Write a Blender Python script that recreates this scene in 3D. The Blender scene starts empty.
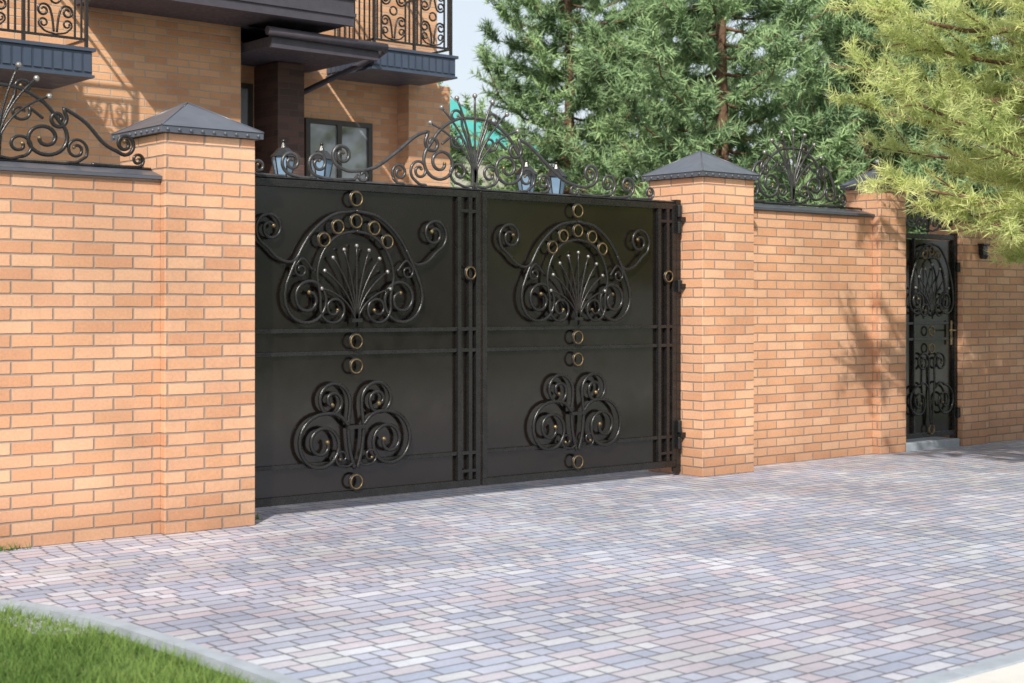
import bpy, math, random
import numpy as np
from mathutils import Vector, Matrix
random.seed(7)
scene=bpy.context.scene
R=math.radians
# ------------------------------------------------------------------ node helpers
def newmat(name):
    m=bpy.data.materials.new(name); m.use_nodes=True
    nt=m.node_tree; b=nt.nodes['Principled BSDF']
    return m,nt,b
def N(nt,t,**kw):
    n=nt.nodes.new(t)
    for k,v in kw.items(): setattr(n,k,v)
    return n
def val(nt,sock,v):
    if isinstance(v,bpy.types.NodeSocket): nt.links.new(v,sock)
    else: sock.default_value=v
def M(nt,op,a,b=None,c=None):
    n=N(nt,'ShaderNodeMath',operation=op)
    val(nt,n.inputs[0],a)
    if b is not None: val(nt,n.inputs[1],b)
    if c is not None: val(nt,n.inputs[2],c)
    return n.outputs[0]
def mixc(nt,f,a,b,mode='MIX'):
    n=N(nt,'ShaderNodeMix',data_type='RGBA',blend_type=mode)
    val(nt,n.inputs[0],f)
    val(nt,n.inputs[6],a if isinstance(a,bpy.types.NodeSocket) else (*a,1))
    val(nt,n.inputs[7],b if isinstance(b,bpy.types.NodeSocket) else (*b,1))
    return n.outputs[2]
def noise(nt,vec,scale,detail=4,rough=.55):
    n=N(nt,'ShaderNodeTexNoise'); n.inputs['Scale'].default_value=scale
    n.inputs['Detail'].default_value=detail; n.inputs['Roughness'].default_value=rough
    if vec is not None: nt.links.new(vec,n.inputs['Vector'])
    return n.outputs[0]
def maprange(nt,v,a,b,c,d):
    n=N(nt,'ShaderNodeMapRange'); n.clamp=True
    nt.links.new(v,n.inputs[0])
    for i,x in enumerate((a,b,c,d)): n.inputs[i+1].default_value=x
    return n.outputs[0]
def ramp(nt,f,cols,const=False):
    n=N(nt,'ShaderNodeValToRGB'); cr=n.color_ramp
    if const: cr.interpolation='CONSTANT'
    k=len(cols)
    while len(cr.elements)<k: cr.elements.new(.5)
    for i,c in enumerate(cols):
        cr.elements[i].position=i/(k if const else k-1); cr.elements[i].color=(*c,1)
    nt.links.new(f,n.inputs[0]); return n.outputs[0]

def coursemat(name,cols,mortar,L,H,mw,offu=0.,floor=False,bump=.5,rough=.8,stain=.25,darkfoot=True):
    m,nt,b=newmat(name)
    tc=N(nt,'ShaderNodeTexCoord'); obj=tc.outputs['Object']
    sp=N(nt,'ShaderNodeSeparateXYZ'); nt.links.new(obj,sp.inputs[0])
    x,y,z=sp.outputs
    wob=noise(nt,obj,9,2); wob=M(nt,'MULTIPLY',M(nt,'SUBTRACT',wob,.5),.008)
    if floor:
        u,v=x,y; face=0.
    else:
        g=N(nt,'ShaderNodeNewGeometry'); gs=N(nt,'ShaderNodeSeparateXYZ'); nt.links.new(g.outputs['Normal'],gs.inputs[0])
        side=M(nt,'GREATER_THAN',M(nt,'ABSOLUTE',gs.outputs[0]),.5); face=side
        u=M(nt,'ADD',M(nt,'MULTIPLY',y,side),M(nt,'MULTIPLY',x,M(nt,'SUBTRACT',1.,side)))
        v=z
    u=M(nt,'ADD',u,wob); v=M(nt,'ADD',v,wob)
    vv=M(nt,'DIVIDE',M(nt,'ADD',v,10.),H); row=M(nt,'FLOOR',vv)
    if floor:
        wn=N(nt,'ShaderNodeTexWhiteNoise',noise_dimensions='1D'); nt.links.new(row,wn.inputs['W'])
        off=M(nt,'MULTIPLY',wn.outputs[0],1.)
    else:
        off=M(nt,'MULTIPLY',M(nt,'MODULO',row,2.),.5)
    uu=M(nt,'ADD',M(nt,'DIVIDE',M(nt,'ADD',u,20.-offu),L),off)
    col=M(nt,'FLOOR',uu)
    fu=M(nt,'MULTIPLY',M(nt,'FRACT',uu),L); fv=M(nt,'MULTIPLY',M(nt,'FRACT',vv),H)
    if floor:
        w2=N(nt,'ShaderNodeTexWhiteNoise',noise_dimensions='2D'); cc=N(nt,'ShaderNodeCombineXYZ')
        nt.links.new(M(nt,'ADD',col,.37),cc.inputs[0]); nt.links.new(row,cc.inputs[1]); nt.links.new(cc.outputs[0],w2.inputs[0])
        spl=M(nt,'GREATER_THAN',w2.outputs[0],.62)
        half=M(nt,'MULTIPLY',M(nt,'GREATER_THAN',fu,L*.5),spl)
        dsp=M(nt,'ADD',M(nt,'ABSOLUTE',M(nt,'SUBTRACT',fu,L*.5)),M(nt,'MULTIPLY',M(nt,'SUBTRACT',1.,spl),9.))
        col=M(nt,'ADD',col,M(nt,'MULTIPLY',half,.5))
    d=M(nt,'MINIMUM',M(nt,'MINIMUM',fu,M(nt,'SUBTRACT',L,fu)),M(nt,'MINIMUM',fv,M(nt,'SUBTRACT',H,fv)))
    if floor: d=M(nt,'MINIMUM',d,dsp)
    mask=maprange(nt,d,mw*.35,mw*.5+.003,0,1)
    cv=N(nt,'ShaderNodeCombineXYZ')
    nt.links.new(col,cv.inputs[0]); nt.links.new(row,cv.inputs[1]); val(nt,cv.inputs[2],face)
    wn2=N(nt,'ShaderNodeTexWhiteNoise',noise_dimensions='3D'); nt.links.new(cv.outputs[0],wn2.inputs[0])
    c=ramp(nt,wn2.outputs[0],cols,True)
    n1=noise(nt,obj,60,4,.7); n2=noise(nt,obj,.9,4); n3=noise(nt,obj,240,2)
    g1=M(nt,'ADD',M(nt,'MULTIPLY',n1,.5),.75)
    cg=N(nt,'ShaderNodeCombineXYZ')
    for i in range(3): nt.links.new(g1,cg.inputs[i])
    c=mixc(nt,1.,c,cg.outputs[0],'MULTIPLY')
    c=mixc(nt,mask,mortar,c)
    st=maprange(nt,n2,.35,.7,1.-stain,1.+stain*.4)
    if not floor and darkfoot:
        low=maprange(nt,M(nt,'ADD',z,M(nt,'MULTIPLY',n2,-.25)),-.1,.25,.70,1.); st=M(nt,'MULTIPLY',st,low)  # brickwork darker towards the bottom, edge broken by noise
    cs=N(nt,'ShaderNodeCombineXYZ')
    for i in range(3): nt.links.new(st,cs.inputs[i])
    c=mixc(nt,1.,c,cs.outputs[0],'MULTIPLY')
    if floor:
        pn=maprange(nt,noise(nt,obj,.35,3),.4,.62,0,.6)
        c=mixc(nt,pn,c,mixc(nt,1.,c,(1.06,.95,.95),'MULTIPLY'))
    nt.links.new(c,b.inputs['Base Color'])
    b.inputs['Roughness'].default_value=rough
    h=M(nt,'ADD',mask,M(nt,'MULTIPLY',n1,.35)); h=M(nt,'ADD',h,M(nt,'MULTIPLY',n3,.12))
    h=M(nt,'ADD',h,M(nt,'MULTIPLY',wn2.outputs[0],.25))
    bp=N(nt,'ShaderNodeBump'); bp.inputs['Strength'].default_value=bump; bp.inputs['Distance'].default_value=.008
    nt.links.new(h,bp.inputs['Height']); nt.links.new(bp.outputs[0],b.inputs['Normal'])
    return m
def plain(name,c1,c2,scale=5,rough=.5,metal=0.,bump=.1,spec=.5,bscale=80):
    m,nt,b=newmat(name); tc=N(nt,'ShaderNodeTexCoord'); o=tc.outputs['Object']
    n=noise(nt,o,scale,5); f=maprange(nt,n,.3,.7,0,1)
    nt.links.new(mixc(nt,f,c1,c2),b.inputs['Base Color'])
    r=maprange(nt,noise(nt,o,scale*3,3),.3,.7,rough*.8,min(1,rough*1.2)); nt.links.new(r,b.inputs['Roughness'])
    b.inputs['Metallic'].default_value=metal; b.inputs['Specular IOR Level'].default_value=spec
    if bump:
        bp=N(nt,'ShaderNodeBump'); bp.inputs['Strength'].default_value=bump; bp.inputs['Distance'].default_value=.01
        nt.links.new(noise(nt,o,bscale,4),bp.inputs['Height']); nt.links.new(bp.outputs[0],b.inputs['Normal'])
    return m
BR=[(.72,.39,.225),(.755,.43,.26),(.69,.365,.205),(.74,.415,.25),(.71,.39,.235),(.65,.335,.19),(.77,.455,.28)]
MOR=(.38,.28,.22)
BL,BH,BM=.26,.08,.011
def brick(off): return coursemat('brick',BR,MOR,BL,BH,BM,off,bump=.7)
m_brickL=brick(0.0); m_brickR=brick(.1)
m_house=coursemat('house_brick',[(.66,.35,.18),(.70,.39,.21),(.61,.31,.16),(.72,.41,.23)],(.48,.39,.31),.26,.08,.012,0,darkfoot=False)
m_brown=coursemat('brown_brick',[(.10,.055,.045),(.13,.07,.055),(.085,.05,.04)],(.10,.08,.07),.26,.08,.011,0,darkfoot=False)
m_pave=coursemat('paving_setts',[(.38,.415,.51),(.445,.43,.485),(.47,.485,.52),(.33,.37,.475),(.41,.435,.53),(.465,.435,.49),(.52,.54,.60),(.36,.385,.48)],(.15,.16,.19),.2,.1,.010,0,True,.7,.75,.25)  # grey setts; bluish cast of open shade put into these colours
m_iron=plain('wrought_iron',(.010,.010,.010),(.018,.017,.016),12,.28,.0,.15)
m_iron2=plain('sunlit_wrought_iron',(.055,.055,.058),(.11,.11,.112),25,.32,.55,.15)  # lighter iron for crests: silvery sun highlights put into the colour
m_panel=plain('gate_sheet_steel',(.0075,.0055,.0045),(.010,.0075,.006),2.,.17,.0,.05,.75,3)
m_gold=plain('gold_patina',(.30,.21,.09),(.06,.045,.03),40,.4,.6,.2)
m_silver=plain('silver_patina',(.42,.41,.39),(.2,.19,.18),40,.35,.7,.2)
m_cap=plain('slate_grey_sheet',(.085,.095,.12),(.115,.125,.15),3,.35,.2,.03,.5,5)
m_clad=plain('dark_cladding',(.05,.07,.11),(.065,.085,.125),3,.4,.1,.03)
m_roof=plain('dark_roof',(.05,.045,.06),(.065,.06,.075),8,.6,0,.2)
m_kerb=plain('kerb_concrete',(.36,.40,.45),(.28,.31,.35),8,.85,0,.4)
m_road=plain('sunlit_concrete',(.66,.64,.60),(.55,.53,.50),3,.9,0,.4)  # concrete road; sunlit brightness put into its pale colour
m_soil=plain('ground_grass',(.07,.12,.03),(.11,.14,.045),1.5,.95,0,.6)
m_frame=plain('window_frame',(.04,.035,.03),(.05,.045,.04),8,.4)
m_teal=plain('teal_metal_roof',(.04,.36,.32),(.06,.42,.38),2,.35)
m_red=plain('red_roof',(.30,.07,.05),(.36,.10,.07),2,.6)
m_plaster=plain('plaster',(.6,.57,.5),(.52,.5,.45),2,.85)
def glass():
    m,nt,b=newmat('window_glass'); b.inputs['Roughness'].default_value=.04
    b.inputs['Specular IOR Level'].default_value=1.; b.inputs['Coat Weight'].default_value=.6
    o=N(nt,'ShaderNodeTexCoord').outputs['Object']
    f=maprange(nt,noise(nt,o,1.4,3),.42,.58,0,1)
    nt.links.new(mixc(nt,f,(.05,.055,.06),(.30,.34,.36)),b.inputs['Base Color']); return m
m_glass=glass()
def lglass():
    m,nt,b=newmat('lantern_glass'); o=N(nt,'ShaderNodeTexCoord').outputs['Object']
    nt.links.new(mixc(nt,noise(nt,o,9,2),(.10,.20,.36),(.30,.42,.52)),b.inputs['Base Color'])
    b.inputs['Roughness'].default_value=.08; return m
m_lglass=lglass()
def foliagemat(name,c1,c2,trans=.35):
    m=bpy.data.materials.new(name); m.use_nodes=True; nt=m.node_tree; nt.nodes.clear()
    out=N(nt,'ShaderNodeOutputMaterial'); at=N(nt,'ShaderNodeAttribute',attribute_name='tint')
    c=mixc(nt,at.outputs['Fac'],c1,c2)
    d=N(nt,'ShaderNodeBsdfDiffuse')
    nt.links.new(c,d.inputs['Color'])
    if trans<=0:
        nt.links.new(d.outputs[0],out.inputs[0]); return m
    t=N(nt,'ShaderNodeBsdfTranslucent'); mx=N(nt,'ShaderNodeMixShader'); mx.inputs[0].default_value=trans
    nt.links.new(c,t.inputs[0])
    nt.links.new(d.outputs[0],mx.inputs[1]); nt.links.new(t.outputs[0],mx.inputs[2]); nt.links.new(mx.outputs[0],out.inputs[0])
    return m
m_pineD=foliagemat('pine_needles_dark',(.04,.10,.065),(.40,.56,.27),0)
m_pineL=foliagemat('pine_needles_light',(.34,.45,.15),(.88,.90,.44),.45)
m_leaf=foliagemat('leaves',(.05,.10,.04),(.26,.35,.14),0)
m_grass=foliagemat('grass_blades',(.08,.16,.04),(.30,.42,.12),.3)
m_bark=plain('pine_bark',(.20,.11,.06),(.12,.075,.05),10,.9,0,.8)
# ------------------------------------------------------------------ mesh builder
class MB:
    def __init__(s): s.v=[];s.f=[];s.mi=[];s.sm=[]
    def face(s,pts,mi=0,sm=False):
        b=len(s.v); s.v+= [tuple(p) for p in pts]; s.f.append(tuple(range(b,b+len(pts)))); s.mi.append(mi); s.sm.append(sm)
    def box(s,x0,x1,y0,y1,z0,z1,mi=0):
        b=len(s.v)
        s.v+=[(x0,y0,z0),(x1,y0,z0),(x1,y1,z0),(x0,y1,z0),(x0,y0,z1),(x1,y0,z1),(x1,y1,z1),(x0,y1,z1)]
        for q in ((0,3,2,1),(4,5,6,7),(0,1,5,4),(1,2,6,5),(2,3,7,6),(3,0,4,7)):
            s.f.append(tuple(b+i for i in q)); s.mi.append(mi); s.sm.append(False)
    def hip(s,x0,x1,y0,y1,z,ax0,ax1,ay,az,mi=0):
        b=len(s.v); s.v+=[(x0,y0,z),(x1,y0,z),(x1,y1,z),(x0,y1,z),(ax0,ay,az),(ax1,ay,az)]
        for q in ((0,1,5,4),(1,2,5),(2,3,4,5),(3,0,4),(3,2,1,0)):
            s.f.append(tuple(b+i for i in q)); s.mi.append(mi); s.sm.append(False)
    def tube(s,pts,r,n=6,mi=0,r1=None,closed=False):
        pts=[Vector(p) for p in pts]; k=len(pts)
        if k<2: return
        b=len(s.v); up=None
        for i,p in enumerate(pts):
            if closed: t=pts[(i+1)%k]-pts[i-1]
            else: t=pts[min(i+1,k-1)]-pts[max(i-1,0)]
            t.normalize()
            if up is None:
                up=Vector((0,1,0)) if abs(t.y)<.9 else Vector((1,0,0))
            a=(up-t*up.dot(t))
            if a.length<1e-5: a=t.orthogonal()
            a.normalize(); c=t.cross(a); up=a
            rr=r if r1 is None else r+(r1-r)*i/(k-1)
            for j in range(n):
                w=2*math.pi*j/n; s.v.append(tuple(p+a*math.cos(w)*rr+c*math.sin(w)*rr))
        for i in range(k if closed else k-1):
            i2=(i+1)%k
            for j in range(n):
                s.f.append((b+i*n+j,b+i*n+(j+1)%n,b+i2*n+(j+1)%n,b+i2*n+j)); s.mi.append(mi); s.sm.append(n>4)
        if not closed:
            s.f.append(tuple(b+j for j in range(n))[::-1]); s.mi.append(mi); s.sm.append(False)
            s.f.append(tuple(b+(k-1)*n+j for j in range(n))); s.mi.append(mi); s.sm.append(False)
    def ball(s,c,r,mi=0,nu=8,nv=5,sz=1.):
        b=len(s.v); c=Vector(c)
        for i in range(nv+1):
            ph=math.pi*i/nv
            for j in range(nu):
                th=2*math.pi*j/nu; s.v.append((c.x+r*math.sin(ph)*math.cos(th),c.y+r*math.sin(ph)*math.sin(th),c.z+r*sz*math.cos(ph)))
        for i in range(nv):
            for j in range(nu):
                s.f.append((b+i*nu+j,b+(i+1)*nu+j,b+(i+1)*nu+(j+1)%nu,b+i*nu+(j+1)%nu)); s.mi.append(mi); s.sm.append(True)
    def ring(s,cx,y,cz,Rr,r,mi=0,n=24):
        s.tube([(cx+Rr*math.cos(2*math.pi*i/n),y,cz+Rr*math.sin(2*math.pi*i/n)) for i in range(n)],r,6,mi,closed=True)
    def frus(s,cx,cy,z0,r0,z1,r1,n=6,mi=0,cap=True):
        b=len(s.v)
        for z,r in ((z0,r0),(z1,r1)):
            for j in range(n):
                a=2*math.pi*j/n+.3; s.v.append((cx+r*math.cos(a),cy+r*math.sin(a),z))
        for j in range(n): s.f.append((b+j,b+(j+1)%n,b+n+(j+1)%n,b+n+j)); s.mi.append(mi); s.sm.append(False)
        if cap:
            s.f.append(tuple(b+j for j in range(n))[::-1]); s.mi.append(mi); s.sm.append(False)
            s.f.append(tuple(b+n+j for j in range(n))); s.mi.append(mi); s.sm.append(False)
    def build(s,name,mats,parent=None,bevel=0):
        me=bpy.data.meshes.new(name); me.from_pydata(s.v,[],s.f); me.update()
        for m in mats: me.materials.append(m)
        me.polygons.foreach_set('material_index',s.mi); me.polygons.foreach_set('use_smooth',s.sm)
        ob=bpy.data.objects.new(name,me); scene.collection.objects.link(ob)
        if parent: ob.parent=parent
        if bevel:
            bv=ob.modifiers.new('bevel','BEVEL'); bv.width=bevel; bv.segments=2; bv.limit_method='ANGLE'; bv.angle_limit=R(40)
        return ob
def empty(name):
    e=bpy.data.objects.new(name,None); scene.collection.objects.link(e); e.empty_display_size=.2; return e
# ------------------------------------------------------------------ scroll paths (2D x,z)
V2=lambda *a:[Vector(p) for p in a]
def catmull(P,seg=8):
    P=[Vector(p) for p in P]; P=[P[0]*2-P[1]]+P+[P[-1]*2-P[-2]]; out=[]
    for i in range(1,len(P)-2):
        for k in range(seg):
            t=k/seg; a,b,c,d=P[i-1],P[i],P[i+1],P[i+2]
            out.append(.5*((2*b)+(c-a)*t+(2*a-5*b+4*c-d)*t*t+(3*b-a-3*c+d)*t**3))
    out.append(P[-2]); return out
def spiral(cx,cz,R0,R1,a0,turns,d):
    n=int(turns*30); out=[]
    for i in range(n+1):
        t=i/n; a=R(a0)+d*2*math.pi*turns*t; r=R0+(R1-R0)*t**.9
        out.append(Vector((cx+r*math.cos(a),cz+r*math.sin(a))))
    return out
def put(mb,pts,cx,y,cz,r,sx=1,sz=1,mi=0,mirror=True,ballr=0,bmi=1,n=6,ends=(0,-1)):
    for s in ((1,-1) if mirror else (1,)):
        q=[(cx+s*p.x*sx,y,cz+p.y*sz) for p in pts]; mb.tube(q,r,n,mi)
        if ballr:
            for e in ends: mb.ball(q[e],ballr,bmi)
def fan(mb,cx,y,cz,angs,lens,r=.008,ballr=.02,sx=1):
    for a,l in zip(angs,lens):
        for s in ((1,-1) if a else (1,)):
            an=R(a); p=[]
            for i in range(9):
                t=i/8; aa=an*(t**.8); p.append((cx+s*sx*l*t*math.sin(aa),y,cz+l*t*math.cos(aa)*1.0))
            mb.tube(p,r,5,0); mb.ball(p[-1],ballr,2)
# ------------------------------------------------------------------ ground, pavement, road, kerbs, lawn
g=MB(); g.face([(-400,-400,0),(500,-400,0),(500,500,0),(-400,500,0)]); g.build('ground',[m_soil])
kc=[(2.985,3.0),(2.985,3.9),(2.985,5.0),(2.975,5.6),(2.92,6.4),(2.73,7.05),(2.3,7.5),(1.6,7.68),(.5,7.72),(-3,7.74),(-14,7.75)]
kd=[(v.x,v.y) for v in catmull([Vector(p) for p in kc],6)]
RY=3.46
p=MB(); z=.004
p.face([(2.93,RY,z),(12,RY,z),(12,7,z),(2.6,7,z),(2.6,6.4,z),(2.93,6.2,z)])
p.face([(-30,7,z),(60,7,z),(60,9.02,z),(-30,9.02,z)])
p.face([(4.0,9.02,z),(15.5,9.02,z),(15.5,15.7,z),(4.0,15.7,z)])
p.build('pavement',[m_pave])
rd=MB(); rd.face([(-60,-4,z),(90,-4,z),(90,RY-.10,z),(-60,RY-.10,z)]); rd.build('road',[m_road])
k=MB()
def strip(mb,line,w,z0,z1):
    n=len(line); L=[];Rr=[]
    for i,(x,y) in enumerate(line):
        a=Vector(line[max(i-1,0)]);b=Vector(line[min(i+1,n-1)]);t=(b-a).normalized();nn=Vector((-t.y,t.x))
        L.append((x+nn.x*w,y+nn.y*w)); Rr.append((x,y))
    for i in range(n-1):
        mb.face([(*Rr[i],z1),(*Rr[i+1],z1),(*L[i+1],z1),(*L[i],z1)])
        mb.face([(*Rr[i],z0),(*Rr[i+1],z0),(*Rr[i+1],z1),(*Rr[i],z1)])
        mb.face([(*L[i+1],z0),(*L[i],z0),(*L[i],z1),(*L[i+1],z1)])
strip(k,kd,.08,-.05,.045)
k.build('kerb',[m_kerb])
k=MB(); xx=3.1
while xx<40:
    k.box(xx,xx+.995,RY-.10,RY,-.05,.012); xx+=1.0
k.build('kerb',[m_kerb],bevel=.006)
rng=np.random.default_rng(3)
def tris_obj(name,V,tint,mat,parent=None):
    n=len(V)//3; me=bpy.data.meshes.new(name)
    me.vertices.add(len(V)); me.vertices.foreach_set('co',V.astype(np.float32).ravel())
    me.loops.add(n*3); me.loops.foreach_set('vertex_index',np.arange(n*3,dtype=np.int32))
    me.polygons.add(n); me.polygons.foreach_set('loop_start',np.arange(0,n*3,3,dtype=np.int32))
    me.update(calc_edges=True)
    a=me.attributes.new('tint','FLOAT','POINT'); a.data.foreach_set('value',tint.astype(np.float32))
    me.materials.append(mat); ob=bpy.data.objects.new(name,me); scene.collection.objects.link(ob)
    if parent: ob.parent=parent
    return ob
def blades(name,xy,h0,h1,w,mat,z0=0):
    n=len(xy); P=np.c_[xy,np.full(n,z0)]; a=rng.uniform(0,6.283,n); W=np.c_[np.cos(a),np.sin(a),np.zeros(n)]*w
    H=rng.uniform(h0,h1,n)*(1+.25*np.sin(xy[:,0]*9)*np.sin(xy[:,1]*7)); lean=rng.normal(0,.5,(n,2))*H[:,None]
    T=P+np.c_[lean,H]
    V=np.stack([P-W,P+W,T],1).reshape(-1,3)
    t=rng.uniform(0,.8,n)+.25*np.sin(xy[:,0]*5+np.sin(xy[:,1]*4)); tt=np.clip(np.stack([t*.4,t*.4,t+.25],1),0,1).ravel()
    return tris_obj(name,V,tt,mat)
def inlawn(xy):
    xmax=np.interp(xy[:,1],np.array([q[1] for q in kd]),np.array([q[0] for q in kd]))
    return (xy[:,0]<xmax-.10)
xy=rng.uniform((0.,3.0),(3.,7.60),(80000,2)); xy=xy[inlawn(xy)]
blades('lawn_grass',xy,.025,.065,.003,m_grass)
xy=np.r_[rng.uniform((3.2,8.70),(3.5,8.75),(40,2)),rng.uniform((5.1,8.9),(5.2,8.98),(12,2))]
blades('weed_tuft',xy,.02,.06,.004,m_grass,.004)
# ------------------------------------------------------------------ walls & pillars
def wall(x0,x1,y0,y1,zt,mat,name='brick_wall'):
    e=empty(name); w=MB(); w.box(x0,x1,y0,y1,-.1,zt); w.build('brickwork',[mat],e)
    c=MB(); ym=(y0+y1)/2
    c.box(x0,x1,y0-.03,y1+.03,zt+.002,zt+.022)
    b=len(c.v)
    c.v+=[(x0,y0-.03,zt+.023),(x1,y0-.03,zt+.023),(x1,y1+.03,zt+.023),(x0,y1+.03,zt+.023),(x0,ym,zt+.07),(x1,ym,zt+.07)]
    for q in ((0,1,5,4),(2,3,4,5),(1,2,5),(3,0,4)): c.f.append(tuple(b+i for i in q)); c.mi.append(0); c.sm.append(False)
    c.build('metal_coping',[m_cap],e); return e
wall(-8,4.362,8.75,9.0,2.25,m_brickL)
wall(9.985,12.078,9.03,9.28,2.32,m_brickR)
wall(13.93,30,8.99,9.25,2.32,m_brickR)
def pillar(x0,x1,y0,y1,zt,ah,over=.04):
    e=empty('brick_pillar'); w=MB(); w.box(x0,x1,y0,y1,-.1,zt)
    mt=brick(x0); w.build('brick_shaft',[mt],e,bevel=.005)
    c=MB(); o=over
    c.box(x0-o,x1+o,y0-o,y1+o,zt+.002,zt+.042)
    c.hip(x0-o-.006,x1+o+.006,y0-o-.006,y1+o+.006,zt+.044,(x0+x1)/2-.004,(x0+x1)/2+.004,(y0+y1)/2,zt+ah)
    n=9
    for i in range(n):
        t=(i+.5)/n; xx=x0-o+(x1-x0+2*o)*t; yy=y0-o+(y1-y0+2*o)*t
        c.ball((xx,y0-o-.001,zt+.02),.012); c.ball((x0-o-.001,yy,zt+.02),.012)
    ap=((x0+x1)/2,(y0+y1)/2,zt+ah+.001)
    for cx,cy in ((x0-o,y0-o),(x1+o,y0-o),(x1+o,y1+o),(x0-o,y1+o)): c.tube([(cx,cy,zt+.046),ap],.007,5)
    c.build('pyramid_cap',[m_cap],e); return e
pillar(4.364,5.014,8.69,9.34,2.545,.25)
pillar(9.333,9.983,8.72,9.37,2.545,.26)
pillar(12.08,12.50,8.94,9.36,2.60,.21,.04)
pillar(13.47,13.93,8.94,9.36,2.32,.21,.04)
wl=MB(); wl.box(13.75,13.83,8.88,8.938,1.98,2.08); wl.frus(13.79,8.90,1.94,.035,1.98,.05,8); wl.box(13.73,13.85,8.86,8.936,2.08,2.10)
wl.build('wall_lamp',[m_iron],bevel=.004)
# ------------------------------------------------------------------ driveway gate
gate=empty('driveway_gate')
GY=9.0
def leaf(x0,x1,oc,barx,name):
    s=MB(); z0,z1=.075,2.325
    s.box(x0,x1,GY,GY+.012,z0,z1,0); s.build(name+'_sheet',[m_panel],gate)
    f=MB()
    f.box(x0,x1,GY-.03,GY-.001,z1-.05,z1,0); f.box(x0,x1,GY-.03,GY-.001,z0,z0+.055,0)
    f.box(x0,x0+.045,GY-.032,GY-.001,z0+.055,z1-.05,0); f.box(x1-.045,x1,GY-.032,GY-.001,z0+.055,z1-.05,0)
    for bx in barx: f.box(bx-.017,bx+.017,GY-.036,GY-.001,z0+.056,z1-.051,0)
    bx0=x0+.046; bx1=x1-.046
    for zz in (1.275,1.115,.335): 
        f.box(bx0,bx1,GY-.026,GY-.001,zz-.014,zz+.014,0)
    bl=sorted(barx)
    for zz in (2.17,1.275,1.115,.335,.20):
        f.box(bl[0]+.018,x1-.047,GY-.034,GY-.027,zz-.012,zz+.012,0)
    f.build(name+'_frame',[m_iron],gate,bevel=.003)
    o=MB(); Y=GY-.045
    def rg(x,zc,r=.055):
        o.ring(x,Y,zc,r,.0085,0); o.ring(x,Y-.010,zc,r-.006,.0055,1)
    for zc in (2.215,1.197,1.02,.195): rg(oc,zc)
    rg((bl[0]+x1-.02)/2,1.70,.05)
    put(o,catmull(V2((0,2.13),(.20,2.09),(.38,1.95),(.50,1.76),(.575,1.60)))+spiral(.395,1.50,.195,.045,8,1.75,-1),oc,Y,0,.013,ballr=.016,ends=(-1,))
    put(o,catmull(V2((0,1.985),(.15,1.95),(.27,1.84),(.325,1.68),(.30,1.52)))+spiral(.185,1.43,.12,.03,20,1.5,-1),oc,Y-.004,0,.011,ballr=.014,ends=(-1,))
    put(o,catmull(V2((.44,1.86),(.52,1.76),(.63,1.775),(.72,1.85)))+spiral(.70,1.985,.125,.03,-70,1.6,1),oc,Y,0,.012,ballr=.016,ends=(-1,))
    put(o,catmull(V2((.36,1.70),(.44,1.78),(.50,1.73)))+spiral(.455,1.70,.05,.02,20,1.1,-1),oc,Y,0,.009)
    fan(o,oc,Y-.010,1.30,(0,11,22,34,47),(.58,.56,.53,.48,.40),.0075,.015)
    for x,zc in ((0,2.055),(.155,2.01),(.27,1.915)): 
        for sgn in ((1,-1) if x else (1,)): rg(oc+sgn*x,zc,.052)
    o.box(oc-.045,oc+.045,Y-.02,Y+.02,1.335,1.36,0)
    # lower ornament: two mirrored scroll pairs
    put(o,catmull(V2((.012,.29),(.05,.42),(.065,.58),(.05,.72)))+spiral(.195,.775,.148,.028,190,1.75,-1),oc,Y,0,.014,ballr=.018,ends=(-1,))
    put(o,catmull(V2((.065,.60),(.13,.665),(.20,.69),(.26,.69)))+spiral(.285,.475,.215,.045,92,1.8,-1),oc,Y-.004,0,.014,ballr=.018,ends=(-1,))
    put(o,catmull(V2((.03,.33),(.07,.31),(.12,.315)))+spiral(.12,.375,.06,.02,-80,1.1,1),oc,Y-.006,0,.009,ballr=.012,ends=(-1,))
    o.box(oc-.075,oc+.075,Y-.018,Y+.018,.575,.60,0)
    o.build(name+'_scrollwork',[m_iron,m_gold,m_silver],gate)
leaf(5.03,7.135,5.985,(6.93,7.035),'left_leaf')
leaf(7.155,9.27,8.12,(9.07,9.17),'right_leaf')
h=MB()
h.box(9.275,9.330,GY-.03,GY+.03,.03,2.36)
for zz in (.28,.42,1.62,2.12,2.26):
    h.frus(9.285,GY-.055,zz-.05,.022,zz+.05,.022,10)
h.box(9.28,9.345,GY-.085,GY-.031,.33,.37); h.box(9.28,9.345,GY-.085,GY-.031,2.17,2.21); h.box(9.28,9.345,GY-.085,GY-.031,1.60,1.64)
h.box(9.22,9.29,GY-.05,GY-.037,.02,.07)
h.build('hinge_post',[m_iron],gate,bevel=.003)
def dome(mb,cx,y,z0,sx=1.,sz=1.):
    put(mb,catmull(V2((0,.50),(.14,.48),(.27,.40),(.36,.28)))+spiral(.27,.17,.14,.03,40,1.6,-1),cx,y,z0,.013,sx,sz,ballr=.014,ends=(-1,))
    put(mb,catmull(V2((.01,.03),(.08,.02),(.14,.04)))+spiral(.125,.115,.08,.02,-80,1.3,1),cx,y,z0,.011,sx,sz,ballr=.013,ends=(-1,))
    put(mb,spiral(.13,.33,.02,.06,0,1.1,1)+catmull(V2((.20,.35),(.26,.30))),cx,y,z0,.010,sx,sz)
    put(mb,catmull(V2((.01,.0),(.03,.25),(.10,.44)))+spiral(.15,.50,.05,.018,200,1.1,-1),cx,y,z0,.011,sx,sz,ballr=.012,ends=(-1,))
    fan(mb,cx,y-.004,z0+.06,(0,13,26,40),(.60*sz,.585*sz,.55*sz,.50*sz),.009,.020,sx)
cr=MB(); CX=7.10; CZ=2.335
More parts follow.
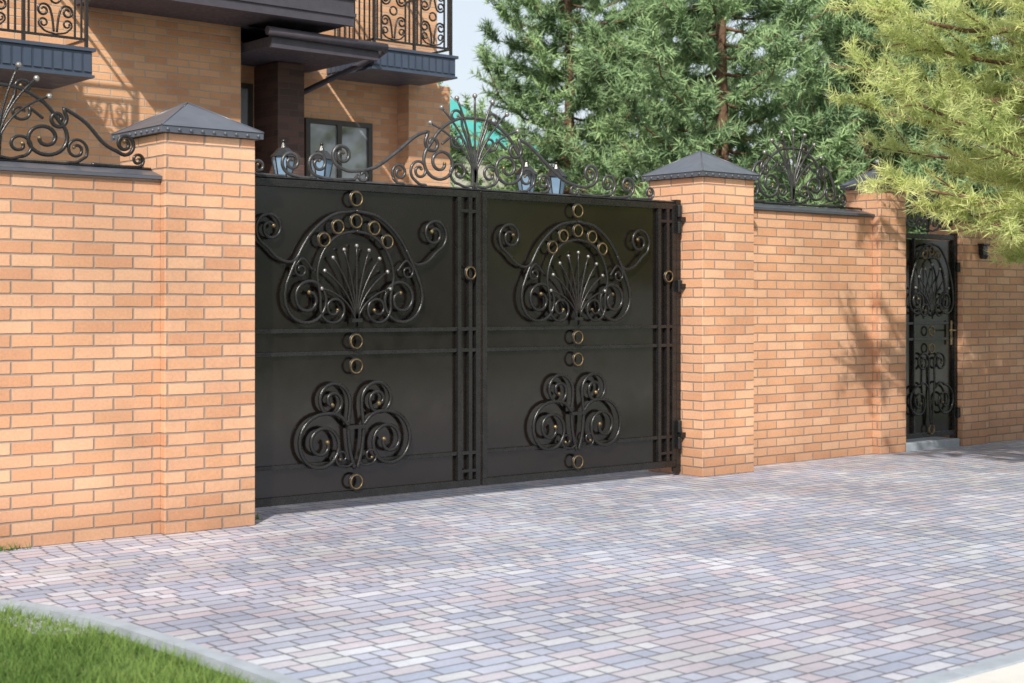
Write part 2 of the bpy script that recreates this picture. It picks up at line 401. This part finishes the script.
dome(cr,CX,GY,CZ,1.2,1.1)
put(cr,spiral(.40,.33,.02,.07,-30,1.2,1)+catmull(V2((.44,.42),(.56,.37),(.72,.25),(.92,.12),(1.12,.08),(1.22,.10)))+spiral(1.20,.19,.09,.02,-70,1.5,1),CX,GY,CZ,.014,ballr=.015,ends=(-1,))
put(cr,catmull(V2((.46,.015),(.52,.02),(.58,.06)))+spiral(.52,.12,.085,.02,-35,1.5,1),CX,GY,CZ,.011,ballr=.012,ends=(-1,))
put(cr,catmull(V2((.66,.015),(.72,.02),(.76,.05)))+spiral(.70,.095,.07,.02,-40,1.4,1),CX,GY,CZ,.011,ballr=.012,ends=(-1,))
put(cr,spiral(1.02,.055,.015,.045,0,1.,1)+catmull(V2((1.1,.02),(1.3,.015),(1.42,.03)))+spiral(1.40,.12,.09,.02,-75,1.5,1),CX,GY,CZ,.012,ballr=.013,ends=(-1,))
put(cr,catmull(V2((1.42,.015),(1.55,.015),(1.64,.03)))+spiral(1.62,.115,.085,.02,-75,1.5,1),CX,GY,CZ,.012,ballr=.013,ends=(-1,))
put(cr,catmull(V2((1.66,.015),(1.80,.015),(1.88,.02)))+spiral(1.88,.07,.055,.015,-85,1.4,1),CX,GY,CZ,.011,ballr=.012,ends=(-1,))
cr.tube([(5.1,GY,2.338),(9.27,GY,2.338)],.011,4)
cr.build('crest_scrollwork',[m_iron2,m_gold,m_silver],gate)
c=MB(); dome(c,11.03,9.155,2.40,1.2,1.06)
put(c,spiral(.40,.32,.02,.06,-30,1.2,1)+catmull(V2((.44,.39),(.53,.34),(.60,.22)))+spiral(.55,.13,.09,.02,45,1.4,-1),11.03,9.155,2.40,.014,ballr=.014,ends=(-1,))
put(c,catmull(V2((.40,.015),(.58,.015),(.72,.02)))+spiral(.73,.085,.065,.02,-85,1.3,1),11.03,9.155,2.40,.012,ballr=.013,ends=(-1,))
c.tube([(10.0,9.155,2.405),(12.07,9.155,2.405)],.011,4)
c.build('wrought_iron_crest',[m_iron2,m_gold,m_silver])
c=MB(); cx=3.36
dome(c,cx,8.875,2.32,1.1,.92)
put(c,spiral(.38,.28,.02,.06,-30,1.2,1)+catmull(V2((.42,.35),(.56,.27),(.68,.15),(.80,.09)))+spiral(.82,.155,.07,.018,-90,1.5,1),cx,8.875,2.32,.013,ballr=.015,ends=(-1,))
put(c,catmull(V2((.44,.015),(.50,.02),(.55,.05)))+spiral(.50,.10,.075,.02,-35,1.5,1),cx,8.875,2.32,.010,ballr=.012,ends=(-1,))
put(c,catmull(V2((.60,.015),(.78,.012),(.90,.015)))+spiral(.91,.06,.045,.015,-90,1.4,1),cx,8.875,2.32,.010,ballr=.012,ends=(-1,))
c.tube([(-2,8.875,2.325),(4.36,8.875,2.325)],.011,4)
c.build('wrought_iron_crest',[m_iron,m_gold,m_silver])
# ------------------------------------------------------------------ pedestrian gate
pg=empty('pedestrian_gate'); PX0,PX1=12.51,13.46; PY=9.03
s=MB(); s.box(PX0+.04,PX1-.04,PY,PY+.01,.13,2.12); s.build('sheet',[m_panel],pg)
s=MB()
s.box(PX0,PX0+.05,PY-.035,PY+.03,.02,2.2); s.box(PX1-.05,PX1,PY-.035,PY+.03,.02,2.2)
s.box(PX0+.051,PX1-.051,PY-.033,PY+.028,2.13,2.18); s.box(PX0+.051,PX1-.051,PY-.033,PY-.001,.12,.17)
for zz in (1.275,1.115): s.box(PX0+.051,PX1-.051,PY-.028,PY-.001,zz-.013,zz+.013)
s.box(PX0+.20,PX0+.225,PY-.032,PY-.001,.171,2.129)
for zz in (.35,1.85): s.frus(PX1-.01,PY-.05,zz-.05,.02,zz+.05,.02,10)
s.build('frame',[m_iron],pg,bevel=.003)
s=MB(); s.box(PX1-.13,PX1-.10,PY-.04,PY-.034,1.05,1.30,1); s.tube([(PX1-.115,PY-.04,1.2),(PX1-.115,PY-.09,1.2),(PX1-.22,PY-.09,1.2)],.009,6,1)
oc=12.99; Y=PY-.045
put(s,catmull(V2((0,2.08),(.14,2.04),(.26,1.90),(.34,1.72),(.37,1.58)))+spiral(.24,1.49,.135,.035,10,1.7,-1),oc,Y,0,.012,ballr=.014,ends=(-1,))
put(s,catmull(V2((0,1.94),(.1,1.92),(.19,1.8),(.22,1.65),(.20,1.5)))+spiral(.12,1.42,.085,.02,20,1.4,-1),oc,Y-.004,0,.010,ballr=.013,ends=(-1,))
put(s,catmull(V2((.012,.24),(.03,.45),(.05,.68),(.045,.82)))+spiral(.145,.88,.11,.025,195,1.6,-1),oc,Y,0,.012,ballr=.014,ends=(-1,))
put(s,catmull(V2((.06,.62),(.12,.67),(.19,.67)))+spiral(.22,.48,.17,.035,95,1.7,-1),oc,Y-.004,0,.012,ballr=.014,ends=(-1,))
fan(s,oc,Y-.008,1.32,(0,14,28,42),(.55,.52,.48,.42),.007,.016)
for zz in (1.195,1.02,.2): s.ring(oc,Y,zz,.045,.009,1)
for x,zz in ((0,2.01),(.11,1.97),(-.11,1.97)): s.ring(oc+x,Y,zz,.04,.008,1)
s.build('scrollwork',[m_iron,m_gold,m_silver],pg)
s=MB(); dome(s,oc,PY,2.20,1.0,.78)
put(s,catmull(V2((.20,.39),(.34,.37),(.43,.25)))+spiral(.38,.15,.09,.02,40,1.4,-1),oc,PY,2.20,.012,ballr=.013,ends=(-1,))
s.build('crest_scrollwork',[m_iron2,m_gold,m_silver],pg)
st=MB(); st.box(12.52,13.45,8.96,9.4,-.02,.085); st.build('door_step',[m_kerb],bevel=.01)
# ------------------------------------------------------------------ house
H=empty('brick_house')
w=MB(); w.box(1.5,8.47,15.0,24,-.1,7.4); w.build('main_wall',[m_house],H)
w=MB(); w.box(8.472,11.84,15.8,24,-.1,7.2); w.box(11.2,11.86,15.55,15.798,-.1,4.3); w.build('wing_wall',[m_house],H)
w=MB(); w.box(9.10,9.46,15.25,15.798,-.1,4.31); w.build('pilaster',[m_brown],H)
w=MB()
def ribs(mb,x0,x1,y0,y1,z0,z1,st=.1):
    mb.box(x0,x1,y0,y1,z0,z1)
    n=int((x1-x0)/st)
    for i in range(n): 
        a=x0+(x1-x0)*i/n; mb.box(a+.012,a+(x1-x0)/n-.012,y0-.014,y0-.001,z0+.03,z1-.03)
    n=int((y1-y0)/st)
    for i in range(n):
        a=y0+(y1-y0)*i/n; mb.box(x0-.014,x0-.001,a+.012,a+(y1-y0)/n-.012,z0+.03,z1-.03)
    mb.box(x0-.03,x1+.03,y0-.03,y1,z1+.001,z1+.035); mb.box(x0-.02,x1+.02,y0-.02,y1,z0-.025,z0-.001)
ribs(w,2.2,6.25,14.0,14.998,3.72,3.95)
ribs(w,10.13,11.37,14.8,15.798,4.30,4.52)
w.build('balcony_slabs',[m_clad],H)
w=MB()
def balus(mb,x0,x1,y0,y1,zb,hh=.95):
    for zz in (zb+.08,zb+hh,zb+hh-.14):
        mb.box(x0,x1,y0,y0+.025,zz-.012,zz+.012); mb.box(x0,x0+.025,y0+.026,y1,zz-.012,zz+.012); mb.box(x1-.025,x1,y0+.026,y1,zz-.012,zz+.012)
    n=max(2,int((x1-x0)/.62)); d=(x1-x0)/n
    for i in range(n+1):
        a=min(x0+d*i,x1-.03); mb.box(a,a+.03,y0-.003,y0+.03,zb,zb+hh+.03)
    for i in range(n):
        c=x0+d*(i+.5); zc=zb+.45
        for q in (-.4,-.3,.3,.4): mb.box(c+d*q-.009,c+d*q+.009,y0+.004,y0+.02,zb+.09,zb+hh-.15)
        put(mb,catmull(V2((.015,-.33),(.03,-.2),(.05,-.12)))+spiral(.12,-.13,.07,.02,170,1.4,-1),c,y0+.012,zc,.012)
        put(mb,catmull(V2((.015,.33),(.03,.2),(.05,.12)))+spiral(.12,.13,.07,.02,190,1.4,1),c,y0+.012,zc,.012)
        put(mb,catmull(V2((0,-.35),(.1,-.33),(.16,-.28)))+spiral(.12,-.25,.05,.02,-35,1.2,1),c,y0+.012,zc,.010)
        put(mb,catmull(V2((0,.35),(.1,.33),(.16,.28)))+spiral(.12,.25,.05,.02,35,1.2,-1),c,y0+.012,zc,.010)
        mb.ring(c,y0+.012,zc+.0,.05,.011)
    m=3
    for i in range(1,m*3): mb.box(x0+.004,x0+.02,y0+(y1-y0)*i/(m*3)-.008,y0+(y1-y0)*i/(m*3)+.008,zb+.09,zb+hh-.15)
balus(w,2.24,6.22,14.02,14.99,3.99)
balus(w,10.16,11.34,14.82,15.79,4.56)
w.build('balcony_railings',[m_iron],H)
w=MB()
w.box(6.59,9.35,14.2,15.79,4.60,4.86)
w.box(6.52,9.42,14.13,14.199,4.60,4.89); w.box(6.50,9.44,14.11,14.129,4.70,4.74)
w.box(6.52,6.588,14.2,14.998,4.60,4.89)
w.hip(6.5,9.45,14.1,17.5,4.895,7.6,8.4,15.6,5.9)
w.box(8.5,9.86,14.4,15.79,4.32,4.42)
w.box(8.48,9.90,14.34,14.399,4.29,4.45)
w.face([(8.46,14.33,4.452),(9.92,14.33,4.452),(9.4,15.79,4.85),(8.46,15.79,4.85)]); w.face([(9.92,14.33,4.452),(9.92,15.79,4.452),(9.4,15.79,4.85)])
w.hip(.9,12.4,14.4,24.6,7.42,4,9,19.5,9.8)
w.build('roofs',[m_roof],H)
w=MB(); w.tube([(10.0,14.36,4.42),(10.12,14.7,4.40),(10.02,15.2,4.28),(9.62,15.72,4.0),(9.56,15.74,3.9),(9.56,15.74,0)],.035,8)
w.tube([(8.4,14.30,4.46),(9.98,14.30,4.44)],.05,8)
w.build('downpipe',[m_roof],H)
w=MB(); gl=MB()
def window(x0,x1,z0,z1,y,nm=1):
    fr=.06
    gl.box(x0+fr,x1-fr,y-.02,y-.012,z0+fr,z1-fr)
    w.box(x0,x1,y-.05,y-.002,z1-fr,z1); w.box(x0,x1,y-.05,y-.002,z0,z0+fr)
    w.box(x0,x0+fr,y-.05,y-.002,z0+fr,z1-fr); w.box(x1-fr,x1,y-.05,y-.002,z0+fr,z1-fr)
    for i in range(1,nm+1):
        a=x0+(x1-x0)*i/(nm+1); w.box(a-.03,a+.03,y-.048,y-.003,z0+fr,z1-fr)
window(9.80,10.78,1.95,3.76,15.8,1)
window(8.55,9.06,.1,4.1,15.8,0)
w.box(9.74,10.84,15.72,15.797,1.89,1.945)
w.build('window_frames',[m_frame],H); gl.build('window_panes',[m_glass],H)
# neighbour buildings
nb=empty('neighbour_house')
w=MB(); w.box(24.6,29.0,34,38.4,-.1,6.0); w.build('walls',[m_plaster],nb)
w=MB(); w.hip(24.2,29.4,33.6,38.8,6.0,26.7,26.9,36.2,8.0); w.build('roof',[m_teal],nb)
nb=empty('neighbour_house')
w=MB(); w.box(36,46,38,47,-.1,3.6); w.build('walls',[m_plaster],nb)
w=MB(); w.hip(35.3,46.7,37.3,47.7,3.6,39,43,42.5,6.4); w.build('roof',[m_red],nb)
def lantern(x,y,zb):
    e=empty('garden_lantern'); o=MB(); gg=MB()
    o.frus(x,y,0,.09,.25,.06,10); o.tube([(x,y,.2),(x,y,zb-.1)],.03,8)
    for s in (-1,1):
        cx=x+s*.2
        o.tube([(x,y,zb-.3),(x+s*.1,y,zb-.34),(cx,y,zb-.22),(cx,y,zb-.03)],.013,6)
        o.frus(cx,y,zb-.04,.03,zb,.065,6); o.frus(cx,y,zb+.22,.125,zb+.30,.05,6); o.frus(cx,y,zb+.30,.03,zb+.35,.01,6)
        o.ball((cx,y,zb+.36),.018)
        gg.frus(cx,y,zb+.001,.06,zb+.218,.105,6)
        for j in range(6):
            a=2*math.pi*j/6+.3; o.tube([(cx+.062*math.cos(a),y+.062*math.sin(a),zb),(cx+.108*math.cos(a),y+.108*math.sin(a),zb+.22)],.007,4)
    o.ball((x,y,zb-.08),.035)
    o.build('post',[m_iron],e); gg.build('glass',[m_lglass],e)
lantern(7.18,11.6,2.56)
lantern(10.02,11.6,2.56)
# ------------------------------------------------------------------ trees
def needles(P,D,m,L,w,spread,seed):
    r=np.random.default_rng(seed); n=len(P)
    u=r.normal(size=(n,m,3)); u/=np.linalg.norm(u,axis=2,keepdims=True)
    d=D[:,None,:]*.8+u*spread; d/=np.linalg.norm(d,axis=2,keepdims=True)
    o=P[:,None,:]+D[:,None,:]*(r.uniform(-.7,.7,(n,m,1))*L)
    ll=L*r.uniform(.6,1.1,(n,m,1)); wd=np.cross(d,r.normal(size=(n,m,3))); wd/=np.linalg.norm(wd,axis=2,keepdims=True)+1e-9
    a=o-wd*w; b=o+wd*w; t=o+d*ll
    return np.stack([a,b,t],2).reshape(-1,3)
def pine(base,H,z0,reach,seed,nb,ntw,ntf,m,L,w,mat,rise=.25,trunk_r=.16,spread=.75,s0=.22,droop=0.,tw_up=.55,tl0=.12,tl1=.32):
    r=np.random.default_rng(seed); e=empty('pine_tree'); tb=MB(); bx,by=base
    tr=[(bx+.12*math.sin(i*.9+seed)*i/10,by+.1*math.cos(i*.7+seed)*i/10,H*i/10) for i in range(11)]
    tb.tube(tr,trunk_r,10,r1=.03)
    P=[];D=[];T=[]
    for i in range(nb):
        t=(i+.5)/nb; zb=z0+(H-z0)*t; L0=reach(zb)*r.uniform(.72,1.08); az=i*2.39996+r.uniform(-.3,.3)
        d=np.array([math.cos(az),math.sin(az)]); rs=rise*r.uniform(.4,1.4)
        ti=min(9,int(zb/H*10)); fr=zb/H*10-ti; ox=tr[ti][0]*(1-fr)+tr[ti+1][0]*fr; oy=tr[ti][1]*(1-fr)+tr[ti+1][1]*fr
        pts=[]
        for k in range(9):
            s=k/8; sag=-.10*math.sin(s*3.14)*L0-droop*s*s
            pts.append(np.array([ox+d[0]*L0*s+.06*L0*math.sin(k*1.7+i)*s,oy+d[1]*L0*s+.06*L0*math.cos(k*1.3+i)*s,zb+rs*L0*s*s+sag]))
        tb.tube(pts,.012+.022*L0/2,5,r1=.006)
        tone=r.uniform(-.15,.2)
        for q in range(ntw):
            s=r.uniform(s0,1.); k=min(7,int(s*8)); f=s*8-k; o=pts[k]*(1-f)+pts[min(k+1,8)]*f
            ax=(pts[min(k+1,8)]-pts[k]); ax/=np.linalg.norm(ax)+1e-9
            sd=np.cross(ax,[0,0,1]); sd/=np.linalg.norm(sd)+1e-9
            tw=ax*r.uniform(.3,1.)+sd*r.choice([-1,1])*r.uniform(.2,1.)+np.array([0,0,r.uniform(-.35,tw_up)]); tw/=np.linalg.norm(tw)
            tl=L0*r.uniform(tl0,tl1)*(1.15-s*.5)
            if q%3==0: tb.tube([o,o+tw*tl],.007,3)
            tt=tone+r.uniform(-.12,.12)
            for j in range(ntf):
                ss=(j+r.uniform(0,1))/ntf
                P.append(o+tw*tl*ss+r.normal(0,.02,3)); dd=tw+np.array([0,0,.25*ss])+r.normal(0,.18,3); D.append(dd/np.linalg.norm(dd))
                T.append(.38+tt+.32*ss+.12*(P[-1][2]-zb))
    tb.build('trunk_and_limbs',[m_bark],e)
    P=np.array(P);D=np.array(D);T=np.array(T)
    V=needles(P,D,m,L,w,spread,seed)
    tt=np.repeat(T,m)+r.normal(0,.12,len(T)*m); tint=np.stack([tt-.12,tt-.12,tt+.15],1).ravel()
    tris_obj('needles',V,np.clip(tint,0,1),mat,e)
def rc(Rm,z0,H,pw=.5):
    return lambda z: Rm*max(.06,(1-(z-z0)/(H-z0)))**pw*min(1,.6+.4*(z-z0)/1.5)
far=[((20.6,23.0),12,1.0,3.2,11),((19.3,17.6),11,1.0,3.0,12),((22.6,17.0),10,1.0,2.9,13),((25.2,25.0),13,1.2,3.6,14),((24.5,15.2),11,1.,3.0,15),((28,20),12,1.,3.6,16)]
for (b,Hh,z0,Rm,sd) in far:
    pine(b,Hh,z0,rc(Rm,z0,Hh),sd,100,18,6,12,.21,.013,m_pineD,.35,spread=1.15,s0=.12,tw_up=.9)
# near pine on the right (street side)
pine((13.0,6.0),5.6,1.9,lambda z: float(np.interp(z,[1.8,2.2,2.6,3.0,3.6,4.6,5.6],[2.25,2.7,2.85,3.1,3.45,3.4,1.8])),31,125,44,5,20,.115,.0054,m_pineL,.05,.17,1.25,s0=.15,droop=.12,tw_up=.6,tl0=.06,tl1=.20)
def leafmass(name,centers,n,size,mat,seed):
    r=np.random.default_rng(seed); Ps=[];Ts=[]
    for (x,y,z,rx,rz) in centers:
        k=n; u=r.normal(size=(k,3)); u/=np.linalg.norm(u,axis=1,keepdims=True); rad=r.uniform(.55,1.05,(k,1))**.6
        lump=1+.22*np.sin(u[:,:1]*7+x)*np.sin(u[:,1:2]*6+y)+.15*np.sin(u[:,2:]*9)
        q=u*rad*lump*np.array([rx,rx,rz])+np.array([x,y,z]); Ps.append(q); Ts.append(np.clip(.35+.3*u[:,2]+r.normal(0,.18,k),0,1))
    P=np.concatenate(Ps);T=np.concatenate(Ts); P[:,2]=np.abs(P[:,2])
    a=r.normal(size=P.shape)*size;b=r.normal(size=P.shape)*size
    return tris_obj(name,np.stack([P,P+a,P+b],1).reshape(-1,3),np.repeat(T,3),mat)
cs=[]
rr=random.Random(5)
c_,s_=math.cos(R(39.7)),math.sin(R(39.7))
for i in range(30):
    k_=-.5+i*.045; D=rr.uniform(44,58); L_=k_*D
    cs.append((L_*c_+D*s_,D*c_-L_*s_,rr.uniform(1.5,2.5),rr.uniform(3,4.5),rr.uniform(2.8,4.6)))
leafmass('distant_trees',cs,2200,.22,m_leaf,4)
cs=[(x,-16+rr.uniform(-3,3),2.4,rr.uniform(3,4),rr.uniform(2.5,4)) for x in range(-40,30,7)]
leafmass('unseen_roadside_trees',cs,1000,.32,m_leaf,6)  # unseen tree row behind the camera, added for the gate's reflections
# ------------------------------------------------------------------ light
S=Vector((-.62,-.60,.72)).normalized()
sd=bpy.data.lights.new('sun','SUN'); sd.energy=4.6; sd.angle=R(.8); sd.color=(1,.94,.85)
so=bpy.data.objects.new('sun',sd); so.rotation_euler=S.to_track_quat('Z','Y').to_euler(); scene.collection.objects.link(so)
wd=bpy.data.worlds.new('World'); scene.world=wd; wd.use_nodes=True; nt=wd.node_tree
sk=N(nt,'ShaderNodeTexSky',sky_type='NISHITA'); sk.sun_disc=False; sk.sun_elevation=math.asin(S.z); sk.sun_rotation=math.atan2(S.x,S.y)
sk.dust_density=3.; sk.air_density=1.; sk.ozone_density=1.
bg=nt.nodes['Background']; bg.inputs[1].default_value=.15
nt.links.new(mixc(nt,.65,sk.outputs[0],(6.4,6.8,7.1)),bg.inputs[0])
# ------------------------------------------------------------------ camera
cd=bpy.data.cameras.new('camera'); co=bpy.data.objects.new('camera',cd); scene.collection.objects.link(co)
co.location=(0,0,1.45); co.rotation_euler=(R(90),0,R(-39.7)); cd.lens=52.73; cd.sensor_width=36; cd.shift_y=-.0347; cd.clip_end=2000; cd.clip_start=.05
cd.dof.use_dof=True; cd.dof.focus_distance=11.5; cd.dof.aperture_fstop=3.0
scene.camera=co
scene.view_settings.view_transform='Standard'; scene.view_settings.look='None'; scene.view_settings.exposure=0
